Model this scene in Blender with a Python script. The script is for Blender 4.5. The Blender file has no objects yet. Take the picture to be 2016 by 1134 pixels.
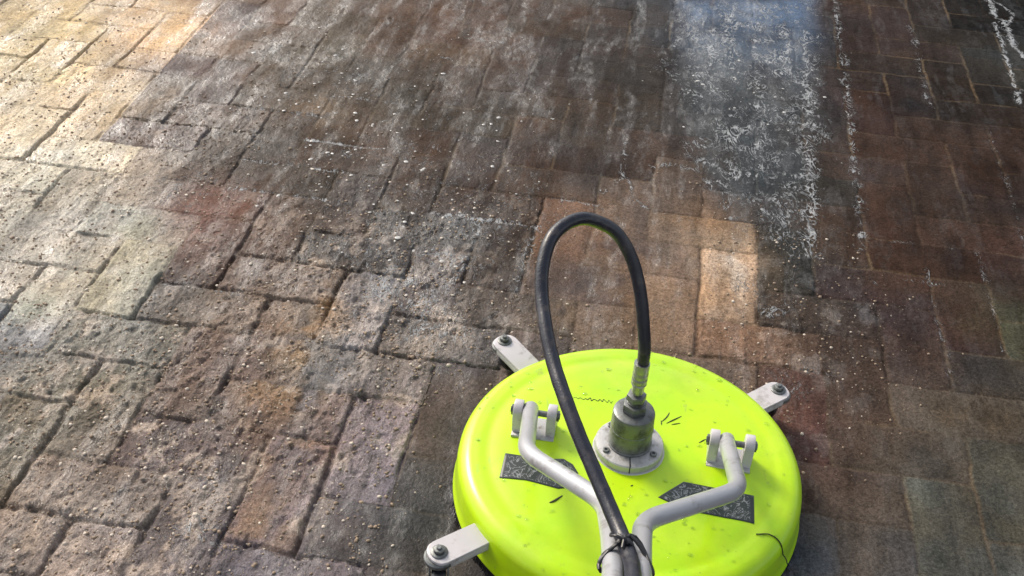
import bpy, bmesh, math, random
import numpy as np
from mathutils import Vector, Matrix

S = bpy.context.scene
COL = S.collection
rnd = random.Random(7)
R = math.radians

# ------------------------------------------------------------------ camera
cd = bpy.data.cameras.new('camera')
cam = bpy.data.objects.new('camera', cd)
COL.objects.link(cam)
S.camera = cam
right = Vector((0.99849574, 0.03363241, 0.04330275))
up = Vector((-0.05482944, 0.61247794, 0.78858386))
back = right.cross(up)
cam.matrix_world = Matrix(((right.x, up.x, back.x, 0), (right.y, up.y, back.y, 0),
                           (right.z, up.z, back.z, 1.15868), (0, 0, 0, 1)))
cd.sensor_width = 36.0
cd.lens = 2192.15 * 36.0 / 2016.0
cd.clip_start = 0.02
cd.clip_end = 500

# ------------------------------------------------------------------ light
SUN_EL, SUN_AZ = 38.0, -44.0          # azimuth from +Y, negative = to the left
w = bpy.data.worlds.new('World')
S.world = w
w.use_nodes = True
nt = w.node_tree
bg = nt.nodes['Background']
sky = nt.nodes.new('ShaderNodeTexSky')
sky.sky_type = 'NISHITA'
sky.sun_disc = False
sky.sun_elevation = R(SUN_EL)
sky.sun_rotation = R(SUN_AZ)
sky.air_density = 1.0
sky.dust_density = 3.0
# thin cloud: the sky's own colour, mostly greyed
hs = nt.nodes.new('ShaderNodeHueSaturation'); hs.inputs['Saturation'].default_value = .35
nt.links.new(sky.outputs[0], hs.inputs['Color'])
nt.links.new(hs.outputs[0], bg.inputs[0])
bg.inputs[1].default_value = 0.15
ld = bpy.data.lights.new('sun', 'SUN')
ld.energy = 2.0
ld.angle = R(16)
ld.color = (1.0, 0.86, 0.68)
sun = bpy.data.objects.new('sun', ld)
COL.objects.link(sun)
sd = Vector((math.sin(R(SUN_AZ)) * math.cos(R(SUN_EL)), math.cos(R(SUN_AZ)) * math.cos(R(SUN_EL)), math.sin(R(SUN_EL))))
sun.rotation_euler = sd.to_track_quat('Z', 'Y').to_euler()
S.view_settings.view_transform = 'Standard'
S.view_settings.look = 'None'
S.view_settings.exposure = 0.5
S.view_settings.gamma = 1.0

# ------------------------------------------------------------------ helpers
def lin(c):
    return tuple((v / 12.92 if v <= .04045 else ((v + .055) / 1.055) ** 2.4) for v in [x / 255 for x in c])

def mat(name, col, rough=.5, metal=0, coat=0, coat_r=.1, noise=0, nscale=60, bump=0, bscale=200, dirt=None, dscale=25, dlo=.55, dhi=.7, rvar=0):
    m = bpy.data.materials.new(name)
    m.use_nodes = True
    t = m.node_tree
    N, L = t.nodes, t.links
    b = N['Principled BSDF']
    b.inputs['Base Color'].default_value = (*col, 1)
    b.inputs['Roughness'].default_value = rough
    b.inputs['Metallic'].default_value = metal
    b.inputs['Coat Weight'].default_value = coat
    b.inputs['Coat Roughness'].default_value = coat_r
    tc = N.new('ShaderNodeTexCoord')
    src = None
    if noise:
        n = N.new('ShaderNodeTexNoise'); n.inputs['Scale'].default_value = nscale; n.inputs['Detail'].default_value = 5
        L.new(tc.outputs['Object'], n.inputs['Vector'])
        mr = N.new('ShaderNodeMapRange'); mr.inputs[3].default_value = 1 - noise; mr.inputs[4].default_value = 1 + noise
        L.new(n.outputs[0], mr.inputs[0])
        mx = N.new('ShaderNodeMix'); mx.data_type = 'RGBA'; mx.blend_type = 'MULTIPLY'; mx.inputs[0].default_value = 1
        mx.inputs[6].default_value = (*col, 1)
        L.new(mr.outputs[0], mx.inputs[7])
        src = mx.outputs[2]
    if dirt is not None:
        n = N.new('ShaderNodeTexNoise'); n.inputs['Scale'].default_value = dscale; n.inputs['Detail'].default_value = 8
        n.inputs['Roughness'].default_value = .65
        L.new(tc.outputs['Object'], n.inputs['Vector'])
        mr = N.new('ShaderNodeMapRange'); mr.inputs[1].default_value = dlo; mr.inputs[2].default_value = dhi
        L.new(n.outputs[0], mr.inputs[0])
        mx = N.new('ShaderNodeMix'); mx.data_type = 'RGBA'
        L.new(mr.outputs[0], mx.inputs[0])
        if src: L.new(src, mx.inputs[6])
        else: mx.inputs[6].default_value = (*col, 1)
        mx.inputs[7].default_value = (*dirt, 1)
        src = mx.outputs[2]
    if src: L.new(src, b.inputs['Base Color'])
    if rvar:
        n = N.new('ShaderNodeTexNoise'); n.inputs['Scale'].default_value = 18; n.inputs['Detail'].default_value = 6
        L.new(tc.outputs['Object'], n.inputs['Vector'])
        mr = N.new('ShaderNodeMapRange'); mr.inputs[1].default_value = .3; mr.inputs[2].default_value = .7
        mr.inputs[3].default_value = max(.02, rough - rvar); mr.inputs[4].default_value = rough + rvar
        L.new(n.outputs[0], mr.inputs[0]); L.new(mr.outputs[0], b.inputs['Roughness'])
    if bump:
        n = N.new('ShaderNodeTexNoise'); n.inputs['Scale'].default_value = bscale; n.inputs['Detail'].default_value = 4
        L.new(tc.outputs['Object'], n.inputs['Vector'])
        bp = N.new('ShaderNodeBump'); bp.inputs['Distance'].default_value = bump; bp.inputs['Strength'].default_value = 1
        L.new(n.outputs[0], bp.inputs['Height']); L.new(bp.outputs[0], b.inputs['Normal'])
    return m

def link(name, me, m, parent=None, smooth=True):
    if smooth:
        me.polygons.foreach_set('use_smooth', [True] * len(me.polygons))
    o = bpy.data.objects.new(name, me)
    COL.objects.link(o)
    if m: me.materials.append(m)
    if parent: o.parent = parent
    return o

def obj(name, bm, m, parent=None, smooth=True, sharp=35):
    bmesh.ops.recalc_face_normals(bm, faces=bm.faces)
    me = bpy.data.meshes.new(name)
    for e in bm.edges:
        if len(e.link_faces) == 2 and e.calc_face_angle(0) > R(sharp): e.smooth = False
    bm.to_mesh(me); bm.free()
    return link(name, me, m, parent, smooth)

def lathe(bm, prof, n=64, c=(0, 0, 0), wob=None, cap=True):
    rings = []
    for r, z in prof:
        if r < 1e-6:
            rings.append([bm.verts.new((c[0], c[1], c[2] + z))])
        else:
            ring = []
            for k in range(n):
                a = 2 * math.pi * k / n
                dz = wob(r, a, z) if wob else 0
                ring.append(bm.verts.new((c[0] + r * math.cos(a), c[1] + r * math.sin(a), c[2] + z + dz)))
            rings.append(ring)
    for a, b in zip(rings, rings[1:]):
        for k in range(n):
            k2 = (k + 1) % n
            if len(a) == 1 and len(b) == 1: continue
            if len(a) == 1: bm.faces.new((a[0], b[k], b[k2]))
            elif len(b) == 1: bm.faces.new((a[k], b[0], a[k2]))
            else: bm.faces.new((a[k], b[k], b[k2], a[k2]))

def catmull(P, n=8):
    P = [Vector(p) for p in P]
    P = [2 * P[0] - P[1]] + P + [2 * P[-1] - P[-2]]
    out = []
    for i in range(1, len(P) - 2):
        for k in range(n):
            t = k / n
            a, b, c, d = P[i - 1:i + 3]
            out.append(.5 * ((2 * b) + (c - a) * t + (2 * a - 5 * b + 4 * c - d) * t * t + (3 * b - a - 3 * c + d) * t ** 3))
    out.append(P[-2])
    return out

def round_path(P, rad=.02, n=8):
    P = [Vector(p) for p in P]
    out = [P[0]]
    for i in range(1, len(P) - 1):
        a, b, c = P[i - 1:i + 2]
        r = min(rad, (a - b).length * .49, (c - b).length * .49)
        s, e = b + (a - b).normalized() * r, b + (c - b).normalized() * r
        for k in range(n + 1):
            t = k / n
            out.append((1 - t) ** 2 * s + 2 * t * (1 - t) * b + t * t * e)
    out.append(P[-1])
    return out

def tube(bm, P, rad, n=20, cap=True, closed=False):
    P = [Vector(p) for p in P]
    rf = rad if callable(rad) else (lambda i: rad)
    T = []
    m = len(P)
    for i in range(m):
        if closed: d = P[(i + 1) % m] - P[i - 1]
        else: d = P[min(i + 1, m - 1)] - P[max(i - 1, 0)]
        T.append(d.normalized())
    nrm = T[0].orthogonal().normalized()
    rings = []
    for i, p in enumerate(P):
        nrm = (nrm - T[i] * nrm.dot(T[i])).normalized()
        bn = T[i].cross(nrm)
        r = rf(i)
        rings.append([bm.verts.new(p + (nrm * math.cos(2 * math.pi * k / n) + bn * math.sin(2 * math.pi * k / n)) * r) for k in range(n)])
    prs = list(zip(rings, rings[1:]))
    if closed: prs.append((rings[-1], rings[0]))
    for a, b in prs:
        for k in range(n):
            k2 = (k + 1) % n
            bm.faces.new((a[k], b[k], b[k2], a[k2]))
    if cap and not closed:
        bm.faces.new(list(reversed(rings[0]))); bm.faces.new(rings[-1])

def prism(bm, outline, z0, z1, M=None, bev=0):
    """outline in local xy, extruded along local z"""
    M = M or Matrix()
    a = [bm.verts.new((x, y, z0)) for x, y in outline]
    b = [bm.verts.new((x, y, z1)) for x, y in outline]
    n = len(a)
    fs = [bm.faces.new(list(reversed(a))), bm.faces.new(b)]
    for k in range(n):
        fs.append(bm.faces.new((a[k], a[(k + 1) % n], b[(k + 1) % n], b[k])))
    if bev:
        es = list({e for f in fs[:2] for e in f.edges})
        res = bmesh.ops.bevel(bm, geom=es, offset=bev, segments=2, affect='EDGES', profile=.5)
        vs = {v for f in res['faces'] for v in f.verts} | {v for v in a + b if v.is_valid}
    else:
        vs = set(a + b)
    for v in vs: v.co = M @ v.co

def rot2(x, y, a): return x * math.cos(a) - y * math.sin(a), x * math.sin(a) + y * math.cos(a)

# ================================================================== PAVING
# block grid: unit 0.1 m, rotated by PSI, measured offsets
PSI, GX, GY = -0.12836, 0.023557, -0.128872
def g2w(u, v):
    x, y = u * .1 + GX, v * .1 + GY
    c, s = math.cos(PSI), math.sin(PSI)
    return x * c - y * s, x * s + y * c

def graded(lo, hi, step, out):
    core = np.arange(lo, hi + step * .5, step)
    a, b = [], []
    x, s = core[-1], step
    while x < out:
        s = min(s * 1.06, 8.0) if x - core[-1] > .25 else min(s * 1.02, step * 3)
        x += s; a.append(x)
    x, s = core[0], step
    while x > -out:
        s = min(s * 1.06, 8.0) if core[0] - x > .25 else min(s * 1.02, step * 3)
        x -= s; b.append(x)
    return np.concatenate([b[::-1], core, a])

STEP = 0.021                                  # in block units (2.1 mm)
U = graded(-16.4, 9.4, STEP, 900.0)
V = graded(8.6, 31.6, STEP, 900.0)
nu, nv = len(U), len(V)
uu, vv = np.meshgrid(U, V)
uu = uu.ravel().astype(np.float32); vv = vv.ravel().astype(np.float32)
near = (uu > -30) & (uu < 24) & (vv > -4) & (vv < 46)

def hsh(ix, iy, seed):
    h = (ix.astype(np.int64) * 374761393 + iy.astype(np.int64) * 668265263 + seed * 974634777) & 0xffffffff
    h = ((h ^ (h >> 13)) * 1274126177) & 0xffffffff
    h = (h ^ (h >> 16)) & 0xffffff
    return (h / float(0xffffff)).astype(np.float32)

def vn(x, y, seed):
    ix, iy = np.floor(x), np.floor(y)
    fx, fy = x - ix, y - iy
    fx = fx * fx * (3 - 2 * fx); fy = fy * fy * (3 - 2 * fy)
    ix = ix.astype(np.int64); iy = iy.astype(np.int64)
    a, b = hsh(ix, iy, seed), hsh(ix + 1, iy, seed)
    c, d = hsh(ix, iy + 1, seed), hsh(ix + 1, iy + 1, seed)
    return (a + (b - a) * fx) * (1 - fy) + (c + (d - c) * fx) * fy

def fbm(x, y, seed, oct=4, gain=.5):
    s = 0; a = 1; t = 0
    for k in range(oct):
        s = s + a * vn(x * 2 ** k + 17.3 * k, y * 2 ** k - 9.1 * k, seed + k); t += a; a *= gain
    return s / t

def sst(x, a, b):
    t = np.clip((x - a) / (b - a), 0, 1)
    return t * t * (3 - 2 * t)

# warped coordinates give worn, uneven block edges
wu = uu + (fbm(uu * 2.2, vv * 2.2, 11, 4) - .5) * .11
wv = vv + (fbm(uu * 2.2, vv * 2.2, 31, 4) - .5) * .11
iu = np.floor(wu).astype(np.int64); iv = np.floor(wv).astype(np.int64)
t = (iu - iv + 2) % 4
ou = np.where(t == 1, iu - 1, iu); ov = np.where(t == 2, iv - 1, iv)
hor = (t < 2)
du, dv = wu - ou, wv - ov
lu = np.where(hor, 2.0, 1.0); lv = np.where(hor, 1.0, 2.0)
eu = np.minimum(du, lu - du); ev = np.minimum(dv, lv - dv)
rc = .10                                       # rounded corners
cu, cv = np.clip(rc - eu, 0, None), np.clip(rc - ev, 0, None)
edge = np.where((eu < rc) & (ev < rc), rc - np.sqrt(cu ** 2 + cv ** 2), np.minimum(eu, ev)).astype(np.float32)
r1, r2, r3, r4, r5 = (hsh(ou, ov, s) for s in (1, 2, 3, 4, 5))

# ---- how the paving differs from place to place (dirt, dampness, and light put into the colours), in block units
CTL = [  # u, v, surface colour with some light and glare mixed in, damp, crust
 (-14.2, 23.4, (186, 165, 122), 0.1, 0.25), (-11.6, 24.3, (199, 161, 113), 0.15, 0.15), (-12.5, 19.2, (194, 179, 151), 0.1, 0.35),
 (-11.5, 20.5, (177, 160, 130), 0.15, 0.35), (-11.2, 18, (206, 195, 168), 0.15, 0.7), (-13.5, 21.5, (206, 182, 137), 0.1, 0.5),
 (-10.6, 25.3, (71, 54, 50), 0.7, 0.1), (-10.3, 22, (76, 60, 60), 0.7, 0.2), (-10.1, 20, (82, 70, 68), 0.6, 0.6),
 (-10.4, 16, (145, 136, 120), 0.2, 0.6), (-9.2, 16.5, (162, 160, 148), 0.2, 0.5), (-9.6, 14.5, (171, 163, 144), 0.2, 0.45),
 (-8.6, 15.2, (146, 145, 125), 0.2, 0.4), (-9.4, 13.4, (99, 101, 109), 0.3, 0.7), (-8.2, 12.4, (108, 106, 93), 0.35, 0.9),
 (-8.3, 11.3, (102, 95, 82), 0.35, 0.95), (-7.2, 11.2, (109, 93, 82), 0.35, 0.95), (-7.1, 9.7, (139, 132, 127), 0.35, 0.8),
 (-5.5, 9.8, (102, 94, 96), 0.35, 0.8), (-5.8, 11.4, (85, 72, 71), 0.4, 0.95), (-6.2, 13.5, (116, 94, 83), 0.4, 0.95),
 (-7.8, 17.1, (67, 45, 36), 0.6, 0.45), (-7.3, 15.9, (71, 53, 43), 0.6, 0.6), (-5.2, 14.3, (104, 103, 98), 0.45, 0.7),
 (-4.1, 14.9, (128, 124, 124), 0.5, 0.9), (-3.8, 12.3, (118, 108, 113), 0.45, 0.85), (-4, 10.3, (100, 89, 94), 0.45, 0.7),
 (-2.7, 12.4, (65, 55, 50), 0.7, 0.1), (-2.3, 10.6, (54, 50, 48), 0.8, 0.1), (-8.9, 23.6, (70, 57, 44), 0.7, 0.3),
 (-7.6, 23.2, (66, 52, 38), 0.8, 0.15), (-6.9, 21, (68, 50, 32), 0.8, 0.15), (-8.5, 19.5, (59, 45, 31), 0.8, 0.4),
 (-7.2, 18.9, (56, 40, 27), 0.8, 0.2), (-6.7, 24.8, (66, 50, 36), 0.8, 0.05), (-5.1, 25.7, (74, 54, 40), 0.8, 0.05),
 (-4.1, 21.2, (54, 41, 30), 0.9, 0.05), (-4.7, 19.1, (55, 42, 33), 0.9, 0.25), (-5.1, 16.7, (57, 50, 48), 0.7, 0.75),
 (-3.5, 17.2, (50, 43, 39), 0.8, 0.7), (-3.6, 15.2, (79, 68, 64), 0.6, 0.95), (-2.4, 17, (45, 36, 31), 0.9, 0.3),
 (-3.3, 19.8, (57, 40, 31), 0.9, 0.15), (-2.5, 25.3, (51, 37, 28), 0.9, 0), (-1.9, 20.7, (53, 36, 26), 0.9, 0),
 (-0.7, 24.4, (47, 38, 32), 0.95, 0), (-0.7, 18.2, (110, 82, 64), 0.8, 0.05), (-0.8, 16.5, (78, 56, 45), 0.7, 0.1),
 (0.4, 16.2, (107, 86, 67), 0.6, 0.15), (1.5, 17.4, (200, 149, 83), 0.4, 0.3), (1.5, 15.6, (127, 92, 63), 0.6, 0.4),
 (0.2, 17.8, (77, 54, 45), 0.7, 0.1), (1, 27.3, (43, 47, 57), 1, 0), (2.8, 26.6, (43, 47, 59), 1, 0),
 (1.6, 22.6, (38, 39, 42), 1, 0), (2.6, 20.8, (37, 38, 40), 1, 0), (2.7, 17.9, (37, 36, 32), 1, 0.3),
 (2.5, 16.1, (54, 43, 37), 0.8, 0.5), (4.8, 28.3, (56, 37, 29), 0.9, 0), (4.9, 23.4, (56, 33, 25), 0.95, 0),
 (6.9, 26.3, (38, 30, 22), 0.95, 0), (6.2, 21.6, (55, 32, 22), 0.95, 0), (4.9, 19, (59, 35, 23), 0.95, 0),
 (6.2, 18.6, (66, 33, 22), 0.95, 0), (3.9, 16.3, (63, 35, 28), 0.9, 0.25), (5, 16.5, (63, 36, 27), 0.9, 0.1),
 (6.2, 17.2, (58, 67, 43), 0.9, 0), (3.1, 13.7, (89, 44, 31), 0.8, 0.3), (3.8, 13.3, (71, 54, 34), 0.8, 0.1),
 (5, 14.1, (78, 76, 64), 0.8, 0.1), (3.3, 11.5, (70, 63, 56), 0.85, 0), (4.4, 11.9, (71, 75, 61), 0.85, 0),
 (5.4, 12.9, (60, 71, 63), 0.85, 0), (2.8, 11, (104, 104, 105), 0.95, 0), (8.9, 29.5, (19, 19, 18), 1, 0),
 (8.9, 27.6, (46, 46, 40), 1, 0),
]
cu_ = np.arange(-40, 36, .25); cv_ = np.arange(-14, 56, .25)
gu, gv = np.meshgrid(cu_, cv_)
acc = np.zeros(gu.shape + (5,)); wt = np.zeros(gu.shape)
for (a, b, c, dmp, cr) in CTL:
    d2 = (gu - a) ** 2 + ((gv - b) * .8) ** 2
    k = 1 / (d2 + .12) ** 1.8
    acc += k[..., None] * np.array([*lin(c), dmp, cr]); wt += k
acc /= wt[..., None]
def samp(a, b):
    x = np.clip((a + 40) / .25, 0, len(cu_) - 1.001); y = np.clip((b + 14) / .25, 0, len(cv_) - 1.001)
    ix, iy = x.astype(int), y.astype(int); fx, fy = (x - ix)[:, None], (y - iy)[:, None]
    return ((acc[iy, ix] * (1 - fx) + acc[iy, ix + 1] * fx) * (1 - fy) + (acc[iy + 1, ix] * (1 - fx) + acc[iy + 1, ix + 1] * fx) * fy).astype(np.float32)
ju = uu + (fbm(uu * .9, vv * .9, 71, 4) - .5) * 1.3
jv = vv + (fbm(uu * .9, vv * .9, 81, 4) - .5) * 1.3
# pale strip ends exactly along one joint on the left
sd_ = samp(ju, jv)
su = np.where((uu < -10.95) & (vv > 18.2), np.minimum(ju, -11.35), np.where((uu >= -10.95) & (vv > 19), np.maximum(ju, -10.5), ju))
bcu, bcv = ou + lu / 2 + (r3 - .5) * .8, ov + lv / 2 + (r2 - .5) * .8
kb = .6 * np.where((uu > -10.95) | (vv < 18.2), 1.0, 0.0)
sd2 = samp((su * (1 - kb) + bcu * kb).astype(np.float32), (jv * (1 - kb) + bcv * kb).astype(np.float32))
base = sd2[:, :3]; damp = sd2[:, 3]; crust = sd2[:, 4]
del sd_

def seg_d(P):
    best = np.full(uu.shape, 99., np.float32)
    for (a, b), (c, d) in zip(P, P[1:]):
        dx, dy = c - a, d - b
        tt = np.clip(((uu - a) * dx + (vv - b) * dy) / (dx * dx + dy * dy), 0, 1)
        best = np.minimum(best, np.sqrt((uu - a - tt * dx) ** 2 + (vv - b - tt * dy) ** 2))
    return best

def inpoly(P, x, y):
    ins = np.zeros(x.shape, bool)
    n = len(P)
    for i in range(n):
        (a, b), (c, d) = P[i], P[(i + 1) % n]
        cond = ((b > y) != (d > y)) & (x < (c - a) * (y - b) / ((d - b) if d != b else 1e-9) + a)
        ins ^= cond
    return ins

def poly_soft(P, x, y, wd):
    d = np.full(x.shape, 99., np.float32)
    n = len(P)
    for i in range(n):
        (a, b), (c, e) = P[i], P[(i + 1) % n]
        dx, dy = c - a, e - b
        tt = np.clip(((x - a) * dx + (y - b) * dy) / (dx * dx + dy * dy), 0, 1)
        d = np.minimum(d, np.sqrt((x - a - tt * dx) ** 2 + (y - b - tt * dy) ** 2))
    return np.where(inpoly(P, x, y), sst(d, 0, wd), 0).astype(np.float32)

fine = fbm(uu * 7, vv * 7, 101, 4)
mid = fbm(uu * 2.8, vv * 1.3, 141, 4)
# joints: proud sand, washed out deep on the dirty side
jw = .018 + .018 * (fbm(uu * 1.3, vv * 1.3, 201, 3) - .4) + .012 * crust
jw = jw * (1 + .6 * (hsh(iu, iv, 9) - .5))
groove = 1 - sst(edge, jw * .5, jw * 1.2 + .022)
shoulder = 1 - sst(edge, .02, .10)
openj = sst(fbm(uu * .9 + 5, vv * .9, 221, 4, .65), .38, .58)
depth = .0004 + .0075 * np.clip(crust * 1.3 + .25 * (damp < .3), 0, 1) * (.08 + .92 * openj) + .0006 * openj
z = -groove * depth * (1 - .25 * fine) * np.where(eu < ev, 1.0, .62)
z -= shoulder * (.0001 + .0003 * crust)
z += ((r1 - .5) * .0026 + (du / lu - .5) * (r2 - .5) * .0022 + (dv / lv - .5) * (r3 - .5) * .0022) * (1 - .75 * sst(damp, .4, .8)) * (1 - groove)
# crusty silt left on the unwashed part
c1 = fbm(uu * 3.6, vv * 1.7, 301, 5, .62)
ridge = 1 - np.abs(fbm(uu * 5.5, vv * 2.2, 331, 4, .6) * 2 - 1)
pit = sst(fbm(uu * 6.5, vv * 4, 361, 3, .55), .58, .76)
cr_h = (c1 - .5) * .0075 + (ridge - .7) * .0036 + (fine - .5) * .006 + (fbm(uu * 15, vv * 15, 391, 3, .6) - .5) * .0034 - pit * .0042
crm = np.clip(crust * 1.15 - .1, 0, 1) * (.45 + .55 * sst(mid, .35, .6))
z += 1.05 * crm * cr_h
z += (fine - .5) * .0009 + (mid - .5) * .0012
far = (1 - near.astype(np.float32))
z = z * near

# colours
def tone(c): return np.array(lin(c), np.float32)
lum = base.mean(1, keepdims=True)
vary = np.clip(damp, 0, 1)[:, None]
hue = np.where(r4[:, None] < .22, tone((140, 92, 66)), np.where(r4[:, None] < .44, tone((112, 92, 90)),
      np.where(r4[:, None] < .62, tone((128, 108, 74)), np.where(r4[:, None] < .8, tone((118, 88, 82)), tone((116, 108, 100))))))
hue = hue / hue.mean(1, keepdims=True)
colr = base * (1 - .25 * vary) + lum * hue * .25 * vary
colr *= (1 + (r5[:, None] - .5) * (.16 + .22 * vary))
streak = fbm(uu * 4.2 + mid * .6, vv * .55, 611, 4, .6)[:, None]
colr *= (1 + (fine[:, None] - .5) * .5 + (mid[:, None] - .5) * .5 + (streak - .5) * (.55 + .5 * vary))
# stained patches: ochre and rust
och = np.zeros(uu.shape, np.float32)
for (a, b, s, st) in ((-5.3, 14.9, .55, 1), (-5.2, 13.9, .45, 1), (-5.0, 12.9, .5, .8), (-4.7, 11.6, .6, .45), (-4.6, 10.6, .5, .5), (-7.1, 21.2, .55, .9), (-5.1, 15.6, .5, .5), (.2, 16.8, 1.4, .35), (-1.2, 15.6, .6, .5), (-7.2, 17.2, .6, .25), (-2.8, 21.6, .5, .4)):
    och = np.maximum(och, st * .8 * np.exp(-(((uu * .6 + bcu * .4 - a) ** 2 + (vv * .6 + bcv * .4 - b) ** 2) / s ** 2)))
och *= sst(fbm(uu * 3, vv * 3, 401, 3), .3, .55)
colr = colr * (1 - och[:, None] * .75) + och[:, None] * .75 * tone((176, 132, 70)) * (.6 + .4 * (lum / .2).clip(0, 1.3))
rust = np.exp(-(((uu + 8.0) / .9) ** 2 + ((vv - 17.0) / 1.1) ** 2)) * .6
colr = colr * (1 - rust[:, None]) + rust[:, None] * tone((132, 86, 70)) * (.7 + .6 * fine[:, None])
grn = np.zeros(uu.shape, np.float32)
for (a, b, s) in ((-8.9, 16.4, .45), (-9.6, 13.9, .4), (3.3, 21.2, .5), (6.7, 17.3, .7), (-7.9, 23.9, .8), (4.0, 12.6, .5), (-2.55, 12.6, .35), (4.6, 20.4, .4)):
    grn = np.maximum(grn, np.exp(-(((uu - a) ** 2 + (vv - b) ** 2) / s ** 2)) * .22)
colr = colr * (1 - grn[:, None] * (1 - np.array([.72, 1.0, .62], np.float32)))
WP = [(1.15, 17.9), (1.93, 17.97), (1.93, 16.05), (1.72, 16.1), (1.45, 17.0)]
wedge = sst(poly_soft(WP, uu + (fine - .5) * .25, vv + (mid - .5) * .7, .3), 0, 1)[:, None]
colr = colr * (1 - wedge * .7) + wedge * .7 * tone((196, 166, 132)) * (.8 + .4 * fine[:, None])
pb = (sst(fbm(uu * 3.4, vv * 2.3, 651, 4), .60, .70) * np.clip(crust * 1.3 - .2, 0, 1) * .55)[:, None]
colr = colr * (1 - pb) + pb * tone((176, 160, 146))
gl = colr.mean(1, keepdims=True)
colr = gl + (colr - gl) * (1 - .32 * sst(uu, -4, 0) - .12)[:, None]
# joints: pale sand where washed, dark silt in open ones
sandj = np.maximum(sst(fbm(uu * 1.1 + 9, vv * 1.1, 421, 3), .42, .62), .75 * sst(uu, 2.5, 4) * (vv > 15) * sst(fbm(uu * 1.9, vv * 1.3, 441, 4), .36, .62)) * np.clip(damp * 1.4 - .6, 0, 1)
jm = groove[:, None]
jcol = tone((122, 106, 86)) * .68
dark = tone((70, 58, 46))
jc = jcol * sandj[:, None] + (colr * .55 + dark * .2) * (1 - sandj[:, None])
jvis = (.72 * np.where(eu < ev, 1.0, .6) * (1 - .65 * sst(damp, .5, .85) * (1 - sst(fbm(uu * .7 + 3, vv * .7, 431, 3), .45, .6))))[:, None]
colr = colr * (1 - jvis * jm) + jc * jvis * jm
bl = fbm(uu * .9, vv * .9, 451, 4)[:, None]; bl2 = fbm(uu * .7, vv * .9, 461, 3)[:, None]
colr *= 1 + (bl - .5) * np.array([.5, .1, -.4], np.float32) * (.4 + .7 * vary) + (bl2 - .5) * .9 * vary
# pale grit on the crust
colr *= (1 + crm * (c1 - .45) * 1.1)[:, None]
# worn pale paving stays more uniform
# foam
foam = np.zeros(uu.shape, np.float32)
FP = [(-.6, 29.5), (4.2, 31), (3.9, 23.2), (3.3, 17.4), (2.5, 16.4), (1.9, 18.0), (.9, 19.7), (.1, 20.5), (-.1, 23.3)]
fu = uu + (fbm(uu * 1.2, vv * .8, 501, 3) - .5) * 1.0
fv = vv + (fbm(uu * 1.2, vv * .8, 511, 3) - .5) * 1.4
fsoft = poly_soft(FP, fu, fv, 1.1)
foam = fsoft * .60
wisp = sst(fbm(uu * 1.6, vv * .9, 521, 3), .35, .65)
wisp = .5 * wisp + .5 * sst(fbm(uu * 3.2 + mid * .5, vv * .45, 531, 4, .6), .36, .62)
foam *= .45 + .9 * wisp
STR = [([(8.31, 31.8), (8.26, 30.0), (8.41, 29.88), (8.42, 29.26), (8.39, 28.4), (8.6, 27.4), (9.2, 25.8)], .09, 1.15),
       ([(8.5, 31), (8.75, 30.4), (8.6, 29.9)], .06, 1.0),
       ([(8.15, 29.66), (8.14, 28.59), (8.04, 26.87), (7.95, 25.2)], .08, 1.0),
       ([(4.18, 31.0), (4.11, 26.42), (4.02, 22.11), (3.92, 18.6)], .11, .62),
       ([(3.29, 27.9), (3.12, 23), (3.08, 19.95), (2.92, 18.2)], .16, .85),
       ([(.3, 30), (.2, 27), (.25, 24.5)], .16, .5), ([(5.95, 29), (5.9, 26), (5.95, 24.5)], .1, .45),
       ([(1.24, 19.89), (.9, 20.6), (.4, 20.8), (0, 20.6)], .1, .6),
       ([(-.66, 21.41), (-.57, 20.03)], .07, .7), ([(-.57, 20.03), (-.9, 19.5), (-1.15, 19.1)], .07, .6), ([(-.5, 20.1), (-.35, 19.43), (-.03, 19.02)], .045, .75),
       ([(-3.95, 18.0), (-3.0, 18.0), (-2.0, 18.0)], .08, .95), ([(-2, 19), (-.9, 18.95)], .06, .7), ([(-2, 17.9), (-2.1, 16)], .12, .65),
       ([(-7, 20), (-5.5, 19.97)], .07, 1.1), ([(-8, 19), (-5.8, 18.98)], .06, .9), ([(-8.9, 21), (-7.05, 21)], .06, .7),
       ([(-8, 23), (-6, 23)], .05, .5), ([(-7.1, 21.9), (-5.7, 21.9)], .05, .6), ([(-8, 17.98), (-6, 17.98)], .06, .8), ([(-7.9, 14.98), (-6.6, 14.95)], .06, .6),
       ([(-5, 18), (-5.02, 16.5)], .07, .5), ([(-3, 18), (-3.1, 16)], .07, .8), ([(-4.9, 25.4), (-3.9, 25.4)], .05, .7), ([(-5.9, 24.4), (-4, 24.1)], .05, .7),
       ([(4, 18), (4.05, 17.6), (4.6, 17.8), (5.9, 17.9)], .05, .4), ([(4, 19), (6, 19)], .04, .3), ([(7, 24), (7, 21), (6.9, 19)], .05, .35), ([(6, 19), (6, 16)], .06, .35), ([(5, 18.2), (5, 15)], .06, .4)]
for P, wd, st in STR:
    d = seg_d(P) * (1 + 1.2 * (fine - .5))
    foam = np.maximum(foam, st * np.exp(-(d / wd) ** 2))
BL = [(-3.9, 15.7, .9, .72), (-3.2, 14.8, .8, .66), (-3.4, 16.6, .7, .6), (-4.6, 16.6, .8, .5), (-3.0, 17.6, .6, .5), (-4.6, 14.2, .6, .4), (1.75, 17.1, .3, .4), (2.3, 16.4, .4, .5), (-7.3, 22.6, 2.6, .14), (-5.0, 19.6, 2.8, .18), (-3.4, 18.5, 2, .2), (-5.4, 10.1, .4, .5), (-8.6, 17.9, .9, .3), (-5.2, 17.2, 1.0, .3), (2.6, 14.8, .5, .28), (-2.2, 14.2, .5, .2)]
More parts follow.
